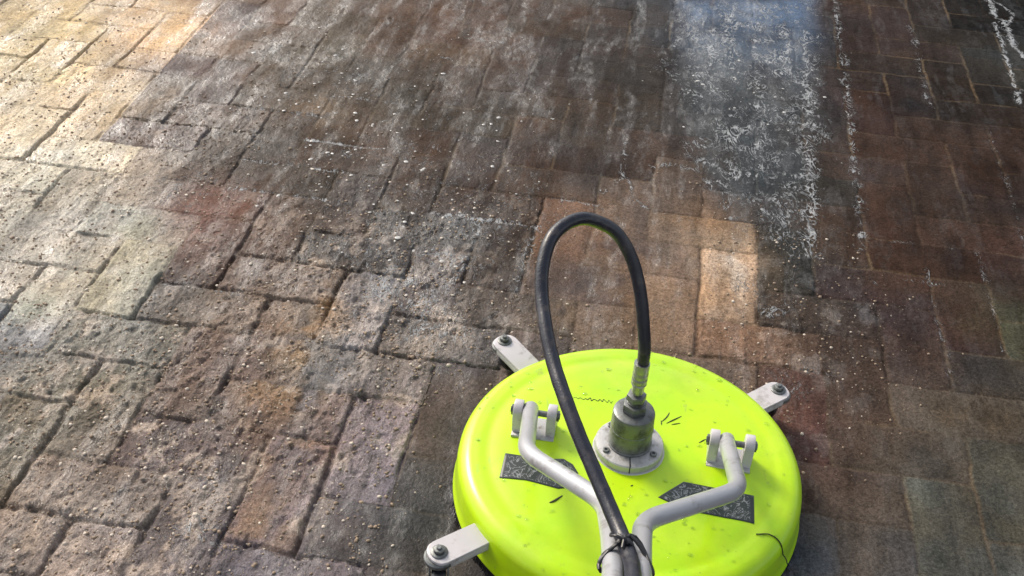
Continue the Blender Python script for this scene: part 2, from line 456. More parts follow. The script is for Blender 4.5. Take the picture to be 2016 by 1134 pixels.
for a, b, s, st in BL:  # froth blobs; the strongest also paint silvery wet highlights as colour
    foam = np.maximum(foam, st * np.exp(-(((uu - a) ** 2 + (vv - b) ** 2) / s ** 2)))
foam *= near
suds_sky = sst(poly_soft(FP, uu * .5 + fu * .5, vv * .5 + fv * .5, 1.5), 0, .9)
suds_sky = (.45 + .45 * sst(fbm(uu * 1.4, vv * .8, 541, 3), .3, .6)) * suds_sky
suds_sky = suds_sky[:, None] * (.7 + .3 * sst(vv, 20, 29))[:, None]
colr = colr * (1 - suds_sky) + suds_sky * (tone((62, 68, 72)) * (1 - sst(vv, 24, 30)[:, None]) + tone((72, 96, 126)) * sst(vv, 24, 30)[:, None]) * (.75 + .5 * fine[:, None])  # grey suds film, with blue sky sheen painted in towards the far end
colr = np.clip(colr, .004, .75)
wfilm = .58 - .40 * sst(uu, -10.5, -6.5) - .20 * sst(uu + (mid - .5) * 2, -3.5, 2.0) + .5 * suds_sky[:, 0] * sst(vv, 17, 28)
wfilm += .30 * np.exp(-(((uu + 4.2) / 1.5) ** 2 + ((vv - 16.2) / 2.2) ** 2)) + .36 * crm * (uu < -2.4)
z += near * .0035 * (c1 - .5) * np.exp(-(((uu + 4.2) / 1.6) ** 2 + ((vv - 16.2) / 2.4) ** 2))
wfilm += (.26 - .19 * sst(uu, 1, 4.5)) * (.35 + 1.3 * sst(fbm(uu * 9, vv * 5, 671, 3, .6), .42, .62)) * sst(fbm(uu * 4.5 + mid * .8, vv * .75, 661, 4, .6), .5, .60)
wfilm *= .45 + 1.1 * sst(fbm(uu * 2.6, vv * .8, 641, 4, .6), .34, .64)

cs, sn = math.cos(PSI), math.sin(PSI)
xx = (uu * .1 + GX); yy = (vv * .1 + GY)
co = np.stack([xx * cs - yy * sn, xx * sn + yy * cs, z - .0005], 1).astype(np.float32)
me = bpy.data.meshes.new('paving')
nvt = nu * nv
me.vertices.add(nvt); me.vertices.foreach_set('co', co.ravel())
k = np.arange((nu - 1) * (nv - 1)); a = (k // (nu - 1)) * nu + k % (nu - 1)
quads = np.stack([a, a + 1, a + nu + 1, a + nu], 1).astype(np.int32)
me.loops.add(quads.size); me.loops.foreach_set('vertex_index', quads.ravel())
me.polygons.add(len(quads)); me.polygons.foreach_set('loop_start', np.arange(0, quads.size, 4, dtype=np.int32))
try: me.polygons.foreach_set('loop_total', np.full(len(quads), 4, np.int32))
except Exception: pass
me.update(calc_edges=True)
me.polygons.foreach_set('use_smooth', np.ones(len(quads), bool))
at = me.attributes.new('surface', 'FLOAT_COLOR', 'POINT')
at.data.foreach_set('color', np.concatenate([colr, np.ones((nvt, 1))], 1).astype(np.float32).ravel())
at = me.attributes.new('state', 'FLOAT_COLOR', 'POINT')
at.data.foreach_set('color', np.stack([damp, foam, crm, wfilm], 1).astype(np.float32).ravel())
zmap = (uu, vv, z)

def paving_mat():
    m = bpy.data.materials.new('wet_block_paving'); m.use_nodes = True
    t = m.node_tree; N, L = t.nodes, t.links
    b = N['Principled BSDF']
    def node(tp, **k):
        n = N.new(tp)
        for a, v in k.items(): setattr(n, a, v)
        return n
    def math_(op, a, b_=None, c=None, clamp=False):
        n = node('ShaderNodeMath', operation=op, use_clamp=clamp)
        for i, v in enumerate((a, b_, c)):
            if v is None: continue
            if isinstance(v, (int, float)): n.inputs[i].default_value = v
            else: L.new(v, n.inputs[i])
        return n.outputs[0]
    def mr(v, a, b_, c=0, d=1, smooth=True):
        n = node('ShaderNodeMapRange')
        if smooth: n.interpolation_type = 'SMOOTHSTEP'
        L.new(v, n.inputs[0]); 
        for i, q in enumerate((a, b_, c, d)): n.inputs[1 + i].default_value = q
        return n.outputs[0]
    def mix(f, a, b_, bt='MIX'):
        n = node('ShaderNodeMix', data_type='RGBA', blend_type=bt)
        if isinstance(f, (int, float)): n.inputs[0].default_value = f
        else: L.new(f, n.inputs[0])
        for i, q in ((6, a), (7, b_)):
            if isinstance(q, tuple): n.inputs[i].default_value = (*q, 1)
            else: L.new(q, n.inputs[i])
        return n.outputs[2]
    tc = node('ShaderNodeTexCoord').outputs['Object']
    def noise(sc, det=4, rough=.55, dist=0, vec=None):
        n = node('ShaderNodeTexNoise'); n.inputs['Scale'].default_value = sc; n.inputs['Detail'].default_value = det
        n.inputs['Roughness'].default_value = rough; n.inputs['Distortion'].default_value = dist
        L.new(vec or tc, n.inputs['Vector']); return n.outputs[0]
    sf = node('ShaderNodeAttribute', attribute_name='surface').outputs['Color']
    stn = node('ShaderNodeAttribute', attribute_name='state')
    sep = node('ShaderNodeSeparateColor'); L.new(stn.outputs['Color'], sep.inputs[0])
    damp, foam, crust = sep.outputs[0], sep.outputs[1], sep.outputs[2]
    grain = noise(420, 3, .7)
    speck = noise(170, 4, .65)
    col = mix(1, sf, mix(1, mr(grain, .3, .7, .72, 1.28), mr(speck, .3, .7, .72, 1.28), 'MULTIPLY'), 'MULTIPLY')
    # pale grit grains
    vo = node('ShaderNodeTexVoronoi'); vo.inputs['Scale'].default_value = 150; L.new(tc, vo.inputs['Vector'])
    g = math_('MULTIPLY', mr(vo.outputs['Distance'], .12, .34, 1, 0), mr(noise(38, 3), .5, .68))
    col = mix(math_('MULTIPLY', g, math_('MULTIPLY_ADD', crust, .6, .06)), col, (.42, .37, .31))
    vo2 = node('ShaderNodeTexVoronoi'); vo2.inputs['Scale'].default_value = 85; L.new(tc, vo2.inputs['Vector'])
    g2 = math_('MULTIPLY', mr(vo2.outputs['Distance'], .10, .30, 1, 0), mr(noise(22, 4), .48, .62))
    col = mix(math_('MULTIPLY', g2, math_('MULTIPLY_ADD', crust, .5, .03)), col, (.46, .41, .36))
    dk = math_('MULTIPLY', mr(noise(95, 4, .7), .56, .68), crust)
    col = mix(math_('MULTIPLY', dk, .6), col, (.03, .024, .018))
    # foam: stringy broken froth inside the foam mask
    mp = node('ShaderNodeMapping'); L.new(tc, mp.inputs['Vector'])
    mp.inputs['Rotation'].default_value = (0, 0, -PSI); mp.inputs['Scale'].default_value = (1, .5, 1)
    f1 = noise(46, 3, .6, 1.5, mp.outputs[0])
    ridge = math_('SUBTRACT', 1.0, math_('MULTIPLY', math_('ABSOLUTE', math_('SUBTRACT', f1, .5)), 14.0), None, True)
    f2 = noise(150, 3, .6, .8, mp.outputs[0])
    fr = math_('MAXIMUM', math_('MULTIPLY', ridge, .92), math_('MULTIPLY', mr(f2, .56, .70), .8))
    thr = math_('SUBTRACT', 1.0, foam)
    froth = math_('MULTIPLY_ADD', math_('SUBTRACT', math_('MULTIPLY', fr, mr(noise(24, 2), .25, .65, .35, 1.25)), thr), 1.9, 0.12)
    froth = math_('MULTIPLY', math_('MINIMUM', math_('MAXIMUM', froth, 0), 1.0), mr(foam, .02, .12), None, True)
    col = mix(math_('MULTIPLY', froth, .75), col, (.40, .42, .44))
    L.new(col, b.inputs['Base Color'])
    # gloss
    r = mr(damp, .1, 1, .85, .55, False)
    r = math_('ADD', r, mr(noise(30, 4), .3, .7, -.1, .1))
    L.new(r, b.inputs['Roughness'])
    L.new(math_('MULTIPLY_ADD', stn.outputs['Alpha'], .35, .03), b.inputs['Specular IOR Level'])
    film = math_('MULTIPLY', stn.outputs['Alpha'], mr(noise(13, 4, .6), .35, .65, .5, 1.2))
    film = math_('MULTIPLY', film, math_('SUBTRACT', 1.0, math_('MULTIPLY', froth, .7)))
    L.new(film, b.inputs['Coat Weight'])
    b.inputs['Coat IOR'].default_value = 1.33
    L.new(mr(noise(20, 3), .3, .7, .04, .14), b.inputs['Coat Roughness'])
    # relief
    h = math_('ADD', math_('MULTIPLY', grain, .35), math_('MULTIPLY', speck, .9))
    ma = node('ShaderNodeMapping'); L.new(tc, ma.inputs['Vector']); ma.inputs['Rotation'].default_value = (0, 0, -PSI)
    mb = node('ShaderNodeMapping'); L.new(ma.outputs[0], mb.inputs['Vector']); mb.inputs['Scale'].default_value = (1.15, .5, 1)
    al = mb.outputs[0]
    h = math_('ADD', h, math_('MULTIPLY', noise(80, 5, .68, .4, al), math_('MULTIPLY_ADD', crust, 3.6, .5)))
    h = math_('ADD', h, math_('MULTIPLY', froth, 1.2))
    bp = node('ShaderNodeBump'); bp.inputs['Strength'].default_value = 1; bp.inputs['Distance'].default_value = .0020
    L.new(h, bp.inputs['Height']); L.new(bp.outputs[0], b.inputs['Normal'])
    # ripples of the running water film
    mp2 = node('ShaderNodeMapping'); L.new(tc, mp2.inputs['Vector'])
    mp2.inputs['Rotation'].default_value = (0, 0, -PSI); mp2.inputs['Scale'].default_value = (1.2, .7, 1)
    rp = math_('ADD', noise(70, 3, .5, .6, mp2.outputs[0]), math_('MULTIPLY', noise(120, 2, .5, .3, mp2.outputs[0]), .35))
    rp = math_('ADD', rp, math_('MULTIPLY', h, .34))
    bp2 = node('ShaderNodeBump'); bp2.inputs['Strength'].default_value = 1; bp2.inputs['Distance'].default_value = .0062
    L.new(rp, bp2.inputs['Height']); L.new(bp2.outputs[0], b.inputs['Coat Normal'])
    return m
pav = bpy.data.objects.new('paving', me); COL.objects.link(pav)
me.materials.append(paving_mat())
pav['kind'] = 'structure'

# height lookup on the paving
zg = z.reshape(nv, nu)
def ground_z(u, v):
    i = int(np.clip(np.searchsorted(U, u), 0, nu - 1)); j = int(np.clip(np.searchsorted(V, v), 0, nv - 1))
    return float(zg[j, i]) - .0005

# ------------------------------------------------------------------ loose grit and silt crumbs (uncountable)
def crumbs(name, count, size, inside, m, flat=.6, seed=1, keep=None, sub=0):
    r = random.Random(seed)
    bmt = bmesh.new(); bmesh.ops.create_icosphere(bmt, subdivisions=1 + sub, radius=1)
    tv = np.array([v.co[:] for v in bmt.verts]); tf = np.array([[v.index for v in f.verts] for f in bmt.faces]); bmt.free()
    if sub == 0: pass
    vs, fs = [], []; n = 0; tries = 0
    rng = np.random.default_rng(seed)
    while n < count and tries < count * 40:
        tries += 1
        u, v = r.uniform(-16.3, 9.3), r.uniform(8.7, 31.5)
        if r.random() > inside(u, v): continue
        s = size[0] * (size[1] / size[0]) ** (r.random() ** 2.2)
        sc = np.array([s * r.uniform(.7, 1.3), s * r.uniform(.7, 1.3), s * flat * r.uniform(.7, 1.2)])
        q = tv * (1 + (rng.random((len(tv), 1)) - .5) * (.5 if flat > .45 else .1)) * sc
        an = r.uniform(0, 6.283); ca, sa = math.cos(an), math.sin(an)
        q = np.stack([q[:, 0] * ca - q[:, 1] * sa, q[:, 0] * sa + q[:, 1] * ca, q[:, 2]], 1)
        x, y = g2w(u, v)
        q += np.array([x, y, ground_z(u, v) + s * flat * .25])
        vs.append(q); fs.append(tf + n * len(tv)); n += 1
    vs = np.concatenate(vs); fs = np.concatenate(fs)
    mm = bpy.data.meshes.new(name); mm.from_pydata(vs.tolist(), [], fs.tolist())
    o = link(name, mm, m, None, True)
    o['kind'] = 'stuff'
    return o

ci = lambda u, v: acc[int(np.clip((v + 14) / .25, 0, len(cv_) - 1)), int(np.clip((u + 40) / .25, 0, len(cu_) - 1))]
def dens_grit(u, v):
    c = ci(u, v); n = math.sin(u * 2.3 + math.sin(v * 1.7) * 2) * math.sin(v * 2.1 + u) * .5 + .5
    return max(0, c[4] - .1) * (.35 + .65 * n)
m_grit = mat('silt_grit', lin((140, 122, 104)), .8, noise=.45, nscale=90, bump=.0006, bscale=500)
g = crumbs('grit', 16000, (.0008, .0032), dens_grit, m_grit, .65, 3)
g['label'] = 'loose brown silt crumbs and grit lying on the dirty blocks'; g['category'] = 'grit'
m_pale = mat('pale_grit', lin((196, 184, 170)), .75, noise=.3, nscale=90, bump=.0005, bscale=500)
g = crumbs('pale_grit', 2600, (.0010, .0036), dens_grit, m_pale, .6, 5)
g['label'] = 'pale stone grains scattered among the silt on the dirty blocks'; g['category'] = 'grit'

def dens_bub(u, v):
    d = 0
    for a, b, s, st in ((-6.9, 22.6, 1.6, .6), (-5.6, 19.4, 1.3, 1), (-4.2, 18.2, 1.2, .8), (-4.0, 15.8, .9, .9), (-3.2, 21.5, 1, .45), (-4.5, 16.9, 1, .7), (-6.5, 17.8, .8, .6), (1.8, 24.5, 1.8, .35), (-2.9, 19.3, .9, .5), (-5.6, 24.2, 1.2, .3)):
        d = max(d, st * math.exp(-((u - a) ** 2 + (v - b) ** 2) / s ** 2))
    return d
m_bub = mat('foam_white', (.40, .39, .37), .25, coat=.6, coat_r=.08, noise=.35, nscale=120, bump=.0008, bscale=300)
g = crumbs('foam_bubbles', 380, (.0010, .0050), dens_bub, m_bub, .22, 9, sub=1)
g['label'] = 'white froth bubbles dotted over the wet blocks behind the cleaner'; g['category'] = 'foam'

# ================================================================== SURFACE CLEANER
CX, CY, RD = .1690, 1.0400, .2305
root = bpy.data.objects.new('surface_cleaner', None); COL.objects.link(root)
root.location = (CX, CY, 0)
root['label'] = 'round neon yellow-green pressure washer surface cleaner with black hose on wet paving'
root['category'] = 'surface cleaner'
T0 = Vector((CX, CY, 0))
def L_(p): return Vector(p) - T0        # world -> cleaner space

NEON = (.48, .73, .0003)
def neon_mat():
    m = mat('neon_plastic', NEON, .40, coat=.38, coat_r=.17, bump=.0003, bscale=25, rvar=.07)
    t = m.node_tree; N, L = t.nodes, t.links; b = N['Principled BSDF']
    tc = N.new('ShaderNodeTexCoord')
    prev = None
    def layer(src, col, sc, lo, hi, amt, stretch=(1, 1, 1), det=6):
        mp = N.new('ShaderNodeMapping'); mp.inputs['Scale'].default_value = stretch; L.new(tc.outputs['Object'], mp.inputs[0])
        n = N.new('ShaderNodeTexNoise'); n.inputs['Scale'].default_value = sc; n.inputs['Detail'].default_value = det; n.inputs['Roughness'].default_value = .65
        L.new(mp.outputs[0], n.inputs['Vector'])
        mr = N.new('ShaderNodeMapRange'); mr.inputs[1].default_value = lo; mr.inputs[2].default_value = hi; mr.inputs[4].default_value = amt
        L.new(n.outputs[0], mr.inputs[0])
        mx = N.new('ShaderNodeMix'); mx.data_type = 'RGBA'; L.new(mr.outputs[0], mx.inputs[0])
        if isinstance(src, tuple): mx.inputs[6].default_value = (*src, 1)
        else: L.new(src, mx.inputs[6])
        mx.inputs[7].default_value = (*col, 1)
        return mx.outputs[2]
    s = layer(NEON, (.30, .68, .001), 7, .45, .7, .6)
    s = layer(s, (.60, .78, .06), 9, .56, .75, .5, (1, 1, 1))     # chalky water marks
    s = layer(s, (.26, .36, .03), 5, .50, .78, .5, (1, 1, 1), 12)
    s = layer(s, (.20, .19, .10), 45, .64, .72, .45, (1, .4, 1), 8)
    s = layer(s, (.10, .13, .015), 110, .67, .73, .8)            # fine specks of grime
    s = layer(s, (.28, .34, .03), 34, .66, .78, .4)
    L.new(s, b.inputs['Base Color'])
    b.inputs['Specular IOR Level'].default_value = .35
    return m
M_neon = neon_mat()
M_white = mat('white_powder_coat', (.52, .50, .52), .38, coat=.3, noise=.08, nscale=40, dirt=(.15, .12, .09), dscale=32, dlo=.54, dhi=.74, bump=.0002, bscale=300, rvar=.08)
M_tube = mat('silver_painted_tube', (.42, .43, .46), .36, metal=.25, coat=.3, coat_r=.2, noise=.07, nscale=30, dirt=(.17, .15, .12), dscale=42, dlo=.55, dhi=.78, bump=.0002, bscale=260, rvar=.06)
M_steel = mat('dull_steel', (.17, .18, .18), .42, metal=.6, noise=.25, nscale=60, dirt=(.07, .065, .055), dscale=70, dlo=.5, dhi=.7, bump=.0003, bscale=300, rvar=.12)
M_alu = mat('cast_aluminium', (.46, .46, .46), .45, metal=.4, noise=.18, nscale=50, dirt=(.16, .15, .12), dscale=60, dlo=.52, dhi=.7, bump=.0004, bscale=260, rvar=.1)
M_black = mat('black_rubber', (.012, .013, .018), .42, coat=.25, coat_r=.25, noise=.3, nscale=60, dirt=(.10, .09, .08), dscale=80, dlo=.6, dhi=.8, bump=.0003, bscale=500, rvar=.1)
M_hose = mat('black_hose_rubber', (.009, .011, .022), .38, coat=.15, coat_r=.25, noise=.4, nscale=40, dirt=(.07, .06, .055), dscale=60, dlo=.54, dhi=.74, bump=.0004, bscale=420, rvar=.14)
M_dark = mat('black_brush', (.01, .01, .01), .8, noise=.3)
M_crimp = mat('crimp_sleeve', (.36, .37, .37), .35, metal=.8, noise=.15, nscale=80, bump=.0003, bscale=200)

# --- cover: lathe with rounded rim, inner step and low dome
def wob(r, a, z):
    return .0012 * math.sin(2 * a + .6) * (r / RD) + .0006 * math.sin(5 * a + 1.0) * (r / RD)
prof = [(RD + .002, .016), (RD + .004, .017), (RD + .0045, .020), (RD + .003, .022), (RD + .001, .040), (RD, .056), (RD - .0008, .060)]
for k in range(1, 13):
    a_ = k / 12 * math.pi / 2
    prof.append((RD - .0008 - .022 * (1 - math.cos(a_)), .060 + .020 * math.sin(a_)))
prof += [(.204, .0806), (.198, .0807), (.194, .0804), (.190, .0805), (.185, .0814), (.178, .0828), (.168, .0840), (.14, .0858), (.10, .0875), (.06, .0882), (.03, .0885), (0, .0885)]
bm = bmesh.new(); lathe(bm, prof, 160, wob=wob)
lathe(bm, [(RD - .002, .0165), (RD - .003, .050), (RD - .02, .076), (.0, .082)], 64)   # inside of the shell
cover = obj('cover', bm, M_neon, root, sharp=50)
bm = bmesh.new(); lathe(bm, [(RD - .004, .003), (RD - .0005, .004), (RD + .0005, .016), (RD - .004, .024)], 128)
# bristles
for k in range(420):
    a_ = 2 * math.pi * k / 420 + rnd.uniform(-.004, .004)
    q = Vector((math.cos(a_), math.sin(a_), 0)); rr = RD + rnd.uniform(-.002, .003)
    tube(bm, [q * (RD - .001) + Vector((0, 0, .018)), q * (rr + .003) + Vector((0, 0, .001))], .0009, 4)
obj('brush_skirt', bm, M_dark, root)
# crack across the rim, near right
cr = [(0.320, 0.9165, 0.0), (0.336, 0.9175), (0.349, 0.911), (0.3575, 0.899), (0.3585, 0.889)]
bm = bmesh.new()
pts = []
for p_ in catmull([(x[0] - CX, x[1] - CY, 0) for x in cr], 6):
    r_ = p_.xy.length
    zz = .0806 if r_ < .2075 else .060 + .020 * math.sqrt(max(0, 1 - (max(0, r_ - (RD - .0228)) / .022) ** 2))
    pts.append(Vector((p_.x, p_.y, zz + .0002)))
tube(bm, pts, lambda i: .0008, 6)
obj('crack', bm, mat('crack_dirt', (.02, .025, .01), .8), cover)
# scuffs: gouges and scribbles in the plastic, thin raised grime
m_scuff = mat('grime_scuff', (.05, .06, .02), .8, noise=.4, nscale=200)
def top_z(x, y):
    r_ = math.hypot(x, y)
    P = [(q[0], q[1]) for q in prof if q[1] > .06][::-1]
    for (ra, za), (rb, zb) in zip(P, P[1:]):
        if ra <= r_ <= rb: return za + (zb - za) * (r_ - ra) / max(1e-6, rb - ra) + wob(r_, math.atan2(y, x), 0)
    return .08
def stroke(P, r_):
    q = catmull([(x - CX, y - CY, 0) for x, y in P], 5)
    n_ = len(q)
    tube(bm, [Vector((v.x, v.y, top_z(v.x, v.y) + r_ * .1)) for v in q], lambda i: r_ * .75 * (.35 + .65 * math.sin(math.pi * (i + .5) / n_)), 6)
SC = [([(.062, .944), (.068, .947), (.078, .956)], .0022), ([(.214, 1.098), (.222, 1.108), (.227, 1.118)], .0012), ([(.221, 1.096), (.232, 1.104), (.243, 1.112)], .0014), ([(.228, 1.094), (.24, 1.098)], .0012),
      ([(.214, 1.092), (.214, 1.101)], .001), ([(.262, 1.062), (.272, 1.070)], .0012), ([(.196, 1.12), (.199, 1.125)], .0012), ([(.288, .985), (.293, .986)], .001), ([(.166, .978), (.169, .980)], .0013), ([(.034, .99), (.035, .994)], .0011)]
zz_ = []
for k in range(9):
    x0 = .094 + k * .0066; zz_ += [(x0 + rnd.uniform(-.0012, .0012), 1.137 - .0006 * k + rnd.uniform(-.0012, .0012)), (x0 + .0033 + rnd.uniform(-.001, .001), 1.1415 - .0006 * k + rnd.uniform(-.002, .001))]
for P, r_ in SC + [(zz_, .0009)]:
    bm = bmesh.new(); stroke(P, r_)
    obj('scuff_mark', bm, m_scuff, cover)

# water beads left on the cover
m_w = bpy.data.materials.new('water_bead'); m_w.use_nodes = True
b_ = m_w.node_tree.nodes['Principled BSDF']
b_.inputs['Base Color'].default_value = (.95, 1, .9, 1); b_.inputs['Roughness'].default_value = .02
b_.inputs['IOR'].default_value = 1.33; b_.inputs['Transmission Weight'].default_value = 1
bm = bmesh.new()
for k in range(190):
    a_, r_ = rnd.uniform(0, 6.283), (RD - .006) * math.sqrt(rnd.uniform(.08, 1))
    x0, y0 = r_ * math.cos(a_), r_ * math.sin(a_)
    s_ = .0009 + .0026 * rnd.random() ** 2.5
    ret = bmesh.ops.create_icosphere(bm, subdivisions=2, radius=1)
    Mb = Matrix.Translation((x0, y0, top_z(x0, y0))) @ Matrix.Diagonal((s_ * rnd.uniform(.8, 1.5), s_ * rnd.uniform(.8, 1.2), s_ * .55, 1))
    bmesh.ops.transform(bm, matrix=Mb, verts=ret['verts'])
wb = obj('water_beads', bm, m_w, cover)
wb['kind'] = 'stuff'

# --- stickers
def sticker_mat():
    m = bpy.data.materials.new('sticker_print'); m.use_nodes = True
    t = m.node_tree; N, L = t.nodes, t.links; b = N['Principled BSDF']
    b.inputs['Roughness'].default_value = .35
    tc = N.new('ShaderNodeTexCoord')
    n = N.new('ShaderNodeTexNoise'); n.inputs['Scale'].default_value = 62; n.inputs['Detail'].default_value = 2; n.inputs['Distortion'].default_value = 2.2
    L.new(tc.outputs['Object'], n.inputs['Vector'])
    m1 = N.new('ShaderNodeMath'); m1.operation = 'SUBTRACT'; m1.inputs[1].default_value = .5; L.new(n.outputs[0], m1.inputs[0])
    m2 = N.new('ShaderNodeMath'); m2.operation = 'ABSOLUTE'; L.new(m1.outputs[0], m2.inputs[0])
    mr = N.new('ShaderNodeMapRange'); mr.inputs[1].default_value = .008; mr.inputs[2].default_value = .035; mr.inputs[3].default_value = 1; mr.inputs[4].default_value = 0
    L.new(m2.outputs[0], mr.inputs[0])
    at = N.new('ShaderNodeAttribute'); at.attribute_name = 'inner'
    mm = N.new('ShaderNodeMath'); mm.operation = 'MULTIPLY'; L.new(mr.outputs[0], mm.inputs[0]); L.new(at.outputs['Fac'], mm.inputs[1])
    mx = N.new('ShaderNodeMix'); mx.data_type = 'RGBA'; L.new(mm.outputs[0], mx.inputs[0])
    mx.inputs[6].default_value = (.022, .03, .03, 1); mx.inputs[7].default_value = (.24, .26, .27, 1)
    L.new(mx.outputs[2], b.inputs['Base Color'])
    return m
M_st = sticker_mat()
def sticker(P, label, m_edge=.0035):
    bm = bmesh.new()
    P = [Vector((x - CX, y - CY)) for x, y in P]
    n = len(P)
    # offset inner outline
    cen = sum(P, Vector((0, 0))) / n
    lay = bm.verts.layers.float.new('inner')
    def pt(q, dz, f):
        v = bm.verts.new((q.x, q.y, top_z(q.x, q.y) + dz)); v[lay] = f; return v
    out = []
    for i in range(n):
        a, b = P[i], P[(i + 1) % n]
        for k in range(10): out.append(a.lerp(b, k / 10))
    rings = []
    for s, f in ((1.0, 0), (.985, 0), (.93, 0), (.90, 1), (.7, 1), (.45, 1), (.2, 1)):
        rings.append([pt(cen + (q - cen) * s, .0004 if s > .99 else .0011, f) for q in out])
    for a, b in zip(rings, rings[1:]):
        for k in range(len(out)):
            k2 = (k + 1) % len(out)
            bm.faces.new((a[k], a[k2], b[k2], b[k]))
    bm.faces.new(rings[-1])
    o = obj('sticker', bm, M_st, cover, sharp=80)
    o['label'] = label
sticker([(.2, .962), (.212, .972), (.235, .991), (.264, .986), (.325, .977), (.320, .933), (.283, .937), (.246, .942), (.222, .950)], 'black sticker with silver scrawled print, under the right arm')
sticker([(.003, 1.027), (-.003, .984), (.031, .980), (.073, .967), (.088, .970), (.099, .995), (.092, 1.010), (.080, 1.019), (.065, 1.018), (.035, 1.021)], 'black sticker with silver scrawled print, under the left arm')

# --- caster brackets with wheels
HUBA = [(214.0, .002), (126.0, .011), (36.2, -.006), (306.0, 0)]
def bracket(ang, dr):
    a = R(ang)
    M = Matrix.Rotation(a, 4, 'Z') @ Matrix.Translation((dr, 0, 0))
    out = [(.214, -.0185), (.2865, -.0185)]
    for k in range(1, 12):
        th = -math.pi / 2 + k * math.pi / 12
        out.append((.2885 + .0135 * math.cos(th), .0185 * math.sin(th)))
    out += [(.2865, .0185), (.214, .0185)]
    bm = bmesh.new()
    prism(bm, out, .0555, .0605, M, .0012)
    # folded side flanges
    for s in (-1, 1):
        prism(bm, [(.218, s * .0183), (.282, s * .0183), (.282, s * .0153), (.218, s * .0153)], .047, .0553, M, .0006)
    br = obj('bracket', bm, M_white, root)
    # bolt
    bm = bmesh.new()
    lathe(bm, [(0, .0606), (.0108, .0606), (.0108, .0622), (.0100, .0628), (.0068, .0630)], 28, (.288, 0, 0))
    hexo = [(.288 + .0072 * math.cos(k * math.pi / 3 + .2), .0072 * math.sin(k * math.pi / 3 + .2)) for k in range(6)]
    prism(bm, hexo, .0632, .0682, None, .0007)
    lathe(bm, [(.0035, .068), (.0034, .0705), (.0028, .0712), (0, .0712)], 14, (.288, 0, 0))
    bmesh.ops.transform(bm, matrix=M, verts=bm.verts)
    obj('bolt', bm, M_steel, br)
    # swivel caster fork and wheel
    bm = bmesh.new()
    lathe(bm, [(0, .0553), (.0165, .0553), (.019, .0535), (.0195, .0495), (.017, .0475), (.0, .047)], 30, (.288, 0, 0))
    swing = R(55 + ang * 1.7)
    Ms = M @ Matrix.Translation((.288, 0, 0)) @ Matrix.Rotation(swing, 4, 'Z')
    bmesh.ops.transform(bm, matrix=M, verts=bm.verts)
    for s in (-1, 1):
        Mf = Ms @ Matrix(((1, 0, 0, 0), (0, 0, 1, s * .0115 - .001), (0, 1, 0, 0), (0, 0, 0, 1)))
        prism(bm, [(-.012, .050), (.012, .050), (.022, .030), (.024, .020), (.016, .016), (.010, .020), (-.004, .036), (-.012, .042)], 0, .002, Mf, .0004)
    fk = obj('fork', bm, M_steel, br)
    bm = bmesh.new()
    wz = .022
    pr = [(.006, -.009), (.019, -.0088), (.0212, -.006), (.022, 0), (.0212, .006), (.019, .0088), (.006, .009)]
    lathe(bm, pr, 36)
    Mw = Ms @ Matrix.Translation((.016, 0, wz)) @ Matrix.Rotation(R(90), 4, 'X')
    bmesh.ops.transform(bm, matrix=Mw, verts=bm.verts)
    wh = obj('wheel', bm, M_black, br)
    bm = bmesh.new()
    lathe(bm, [(0, -.0096), (.0085, -.0096), (.0085, .0096), (0, .0096)], 20)
    lathe(bm, [(0, -.0155), (.0042, -.0155), (.0042, .0155), (0, .0155)], 6)
    bmesh.ops.transform(bm, matrix=Mw, verts=bm.verts)
    obj('axle', bm, M_alu, wh)
    return br
for a, dr in HUBA: bracket(a, dr)

HY = .007
n_before = set(bpy.data.objects)
# --- hub: split collar, swivel body, hex fitting
bm = bmesh.new()
lathe(bm, [(.026, .0880), (.0445, .0880), (.0455, .0890), (.0455, .0985), (.0442, .1002), (.0400, .1010), (.027, .1012)], 72)
lathe(bm, [(.044, .0875), (.0485, .0878), (.047, .0892), (.043, .0895)], 72)
flange = obj('flange', bm, M_alu, root)
bm = bmesh.new()
prism(bm, [(-.0007, -.0458), (.0007, -.0458), (.0007, -.027), (-.0007, -.027)], .0885, .1016, Matrix.Rotation(R(-2), 4, 'Z'))
obj('slot', bm, M_dark, flange)
for k, a_ in enumerate((-150, -35, 40, 130)):
    bm = bmesh.new(); q = ((.0367) * math.cos(R(a_)), .0367 * math.sin(R(a_)), 0)
    lathe(bm, [(.0046, .1008), (.0046, .1032), (.0038, .1038), (.0022, .1038), (.0021, .1020), (0, .1020)], 18, q)
    obj('screw', bm, M_steel, flange)
bm = bmesh.new()
lathe(bm, [(.0290, .1008), (.0292, .1035), (.0282, .1045), (.0280, .128), (.0284, .1285), (.0284, .1315), (.0279, .132), (.0276, .1545), (.0266, .1575), (.0240, .1590), (.0150, .1595), (0, .1595)], 60)
body = obj('swivel_body', bm, M_steel, root)
bm = bmesh.new()
prism(bm, [(.0165 * math.cos(k * math.pi / 3 + .35), .0165 * math.sin(k * math.pi / 3 + .35)) for k in range(6)], .1597, .1725, None, .001)
lathe(bm, [(.0105, .1722), (.0112, .1735), (.0112, .1755), (.0098, .176), (.0098, .1775)], 32)
prism(bm, [(.0128 * math.cos(k * math.pi / 3 + .1), .0128 * math.sin(k * math.pi / 3 + .1)) for k in range(6)], .1776, .1875, None, .001)
obj('hex_fitting', bm, M_steel, body)

for o_ in set(bpy.data.objects) - n_before:
    if o_.parent == root: o_.location = (-.0025, HY - .0025, 0)
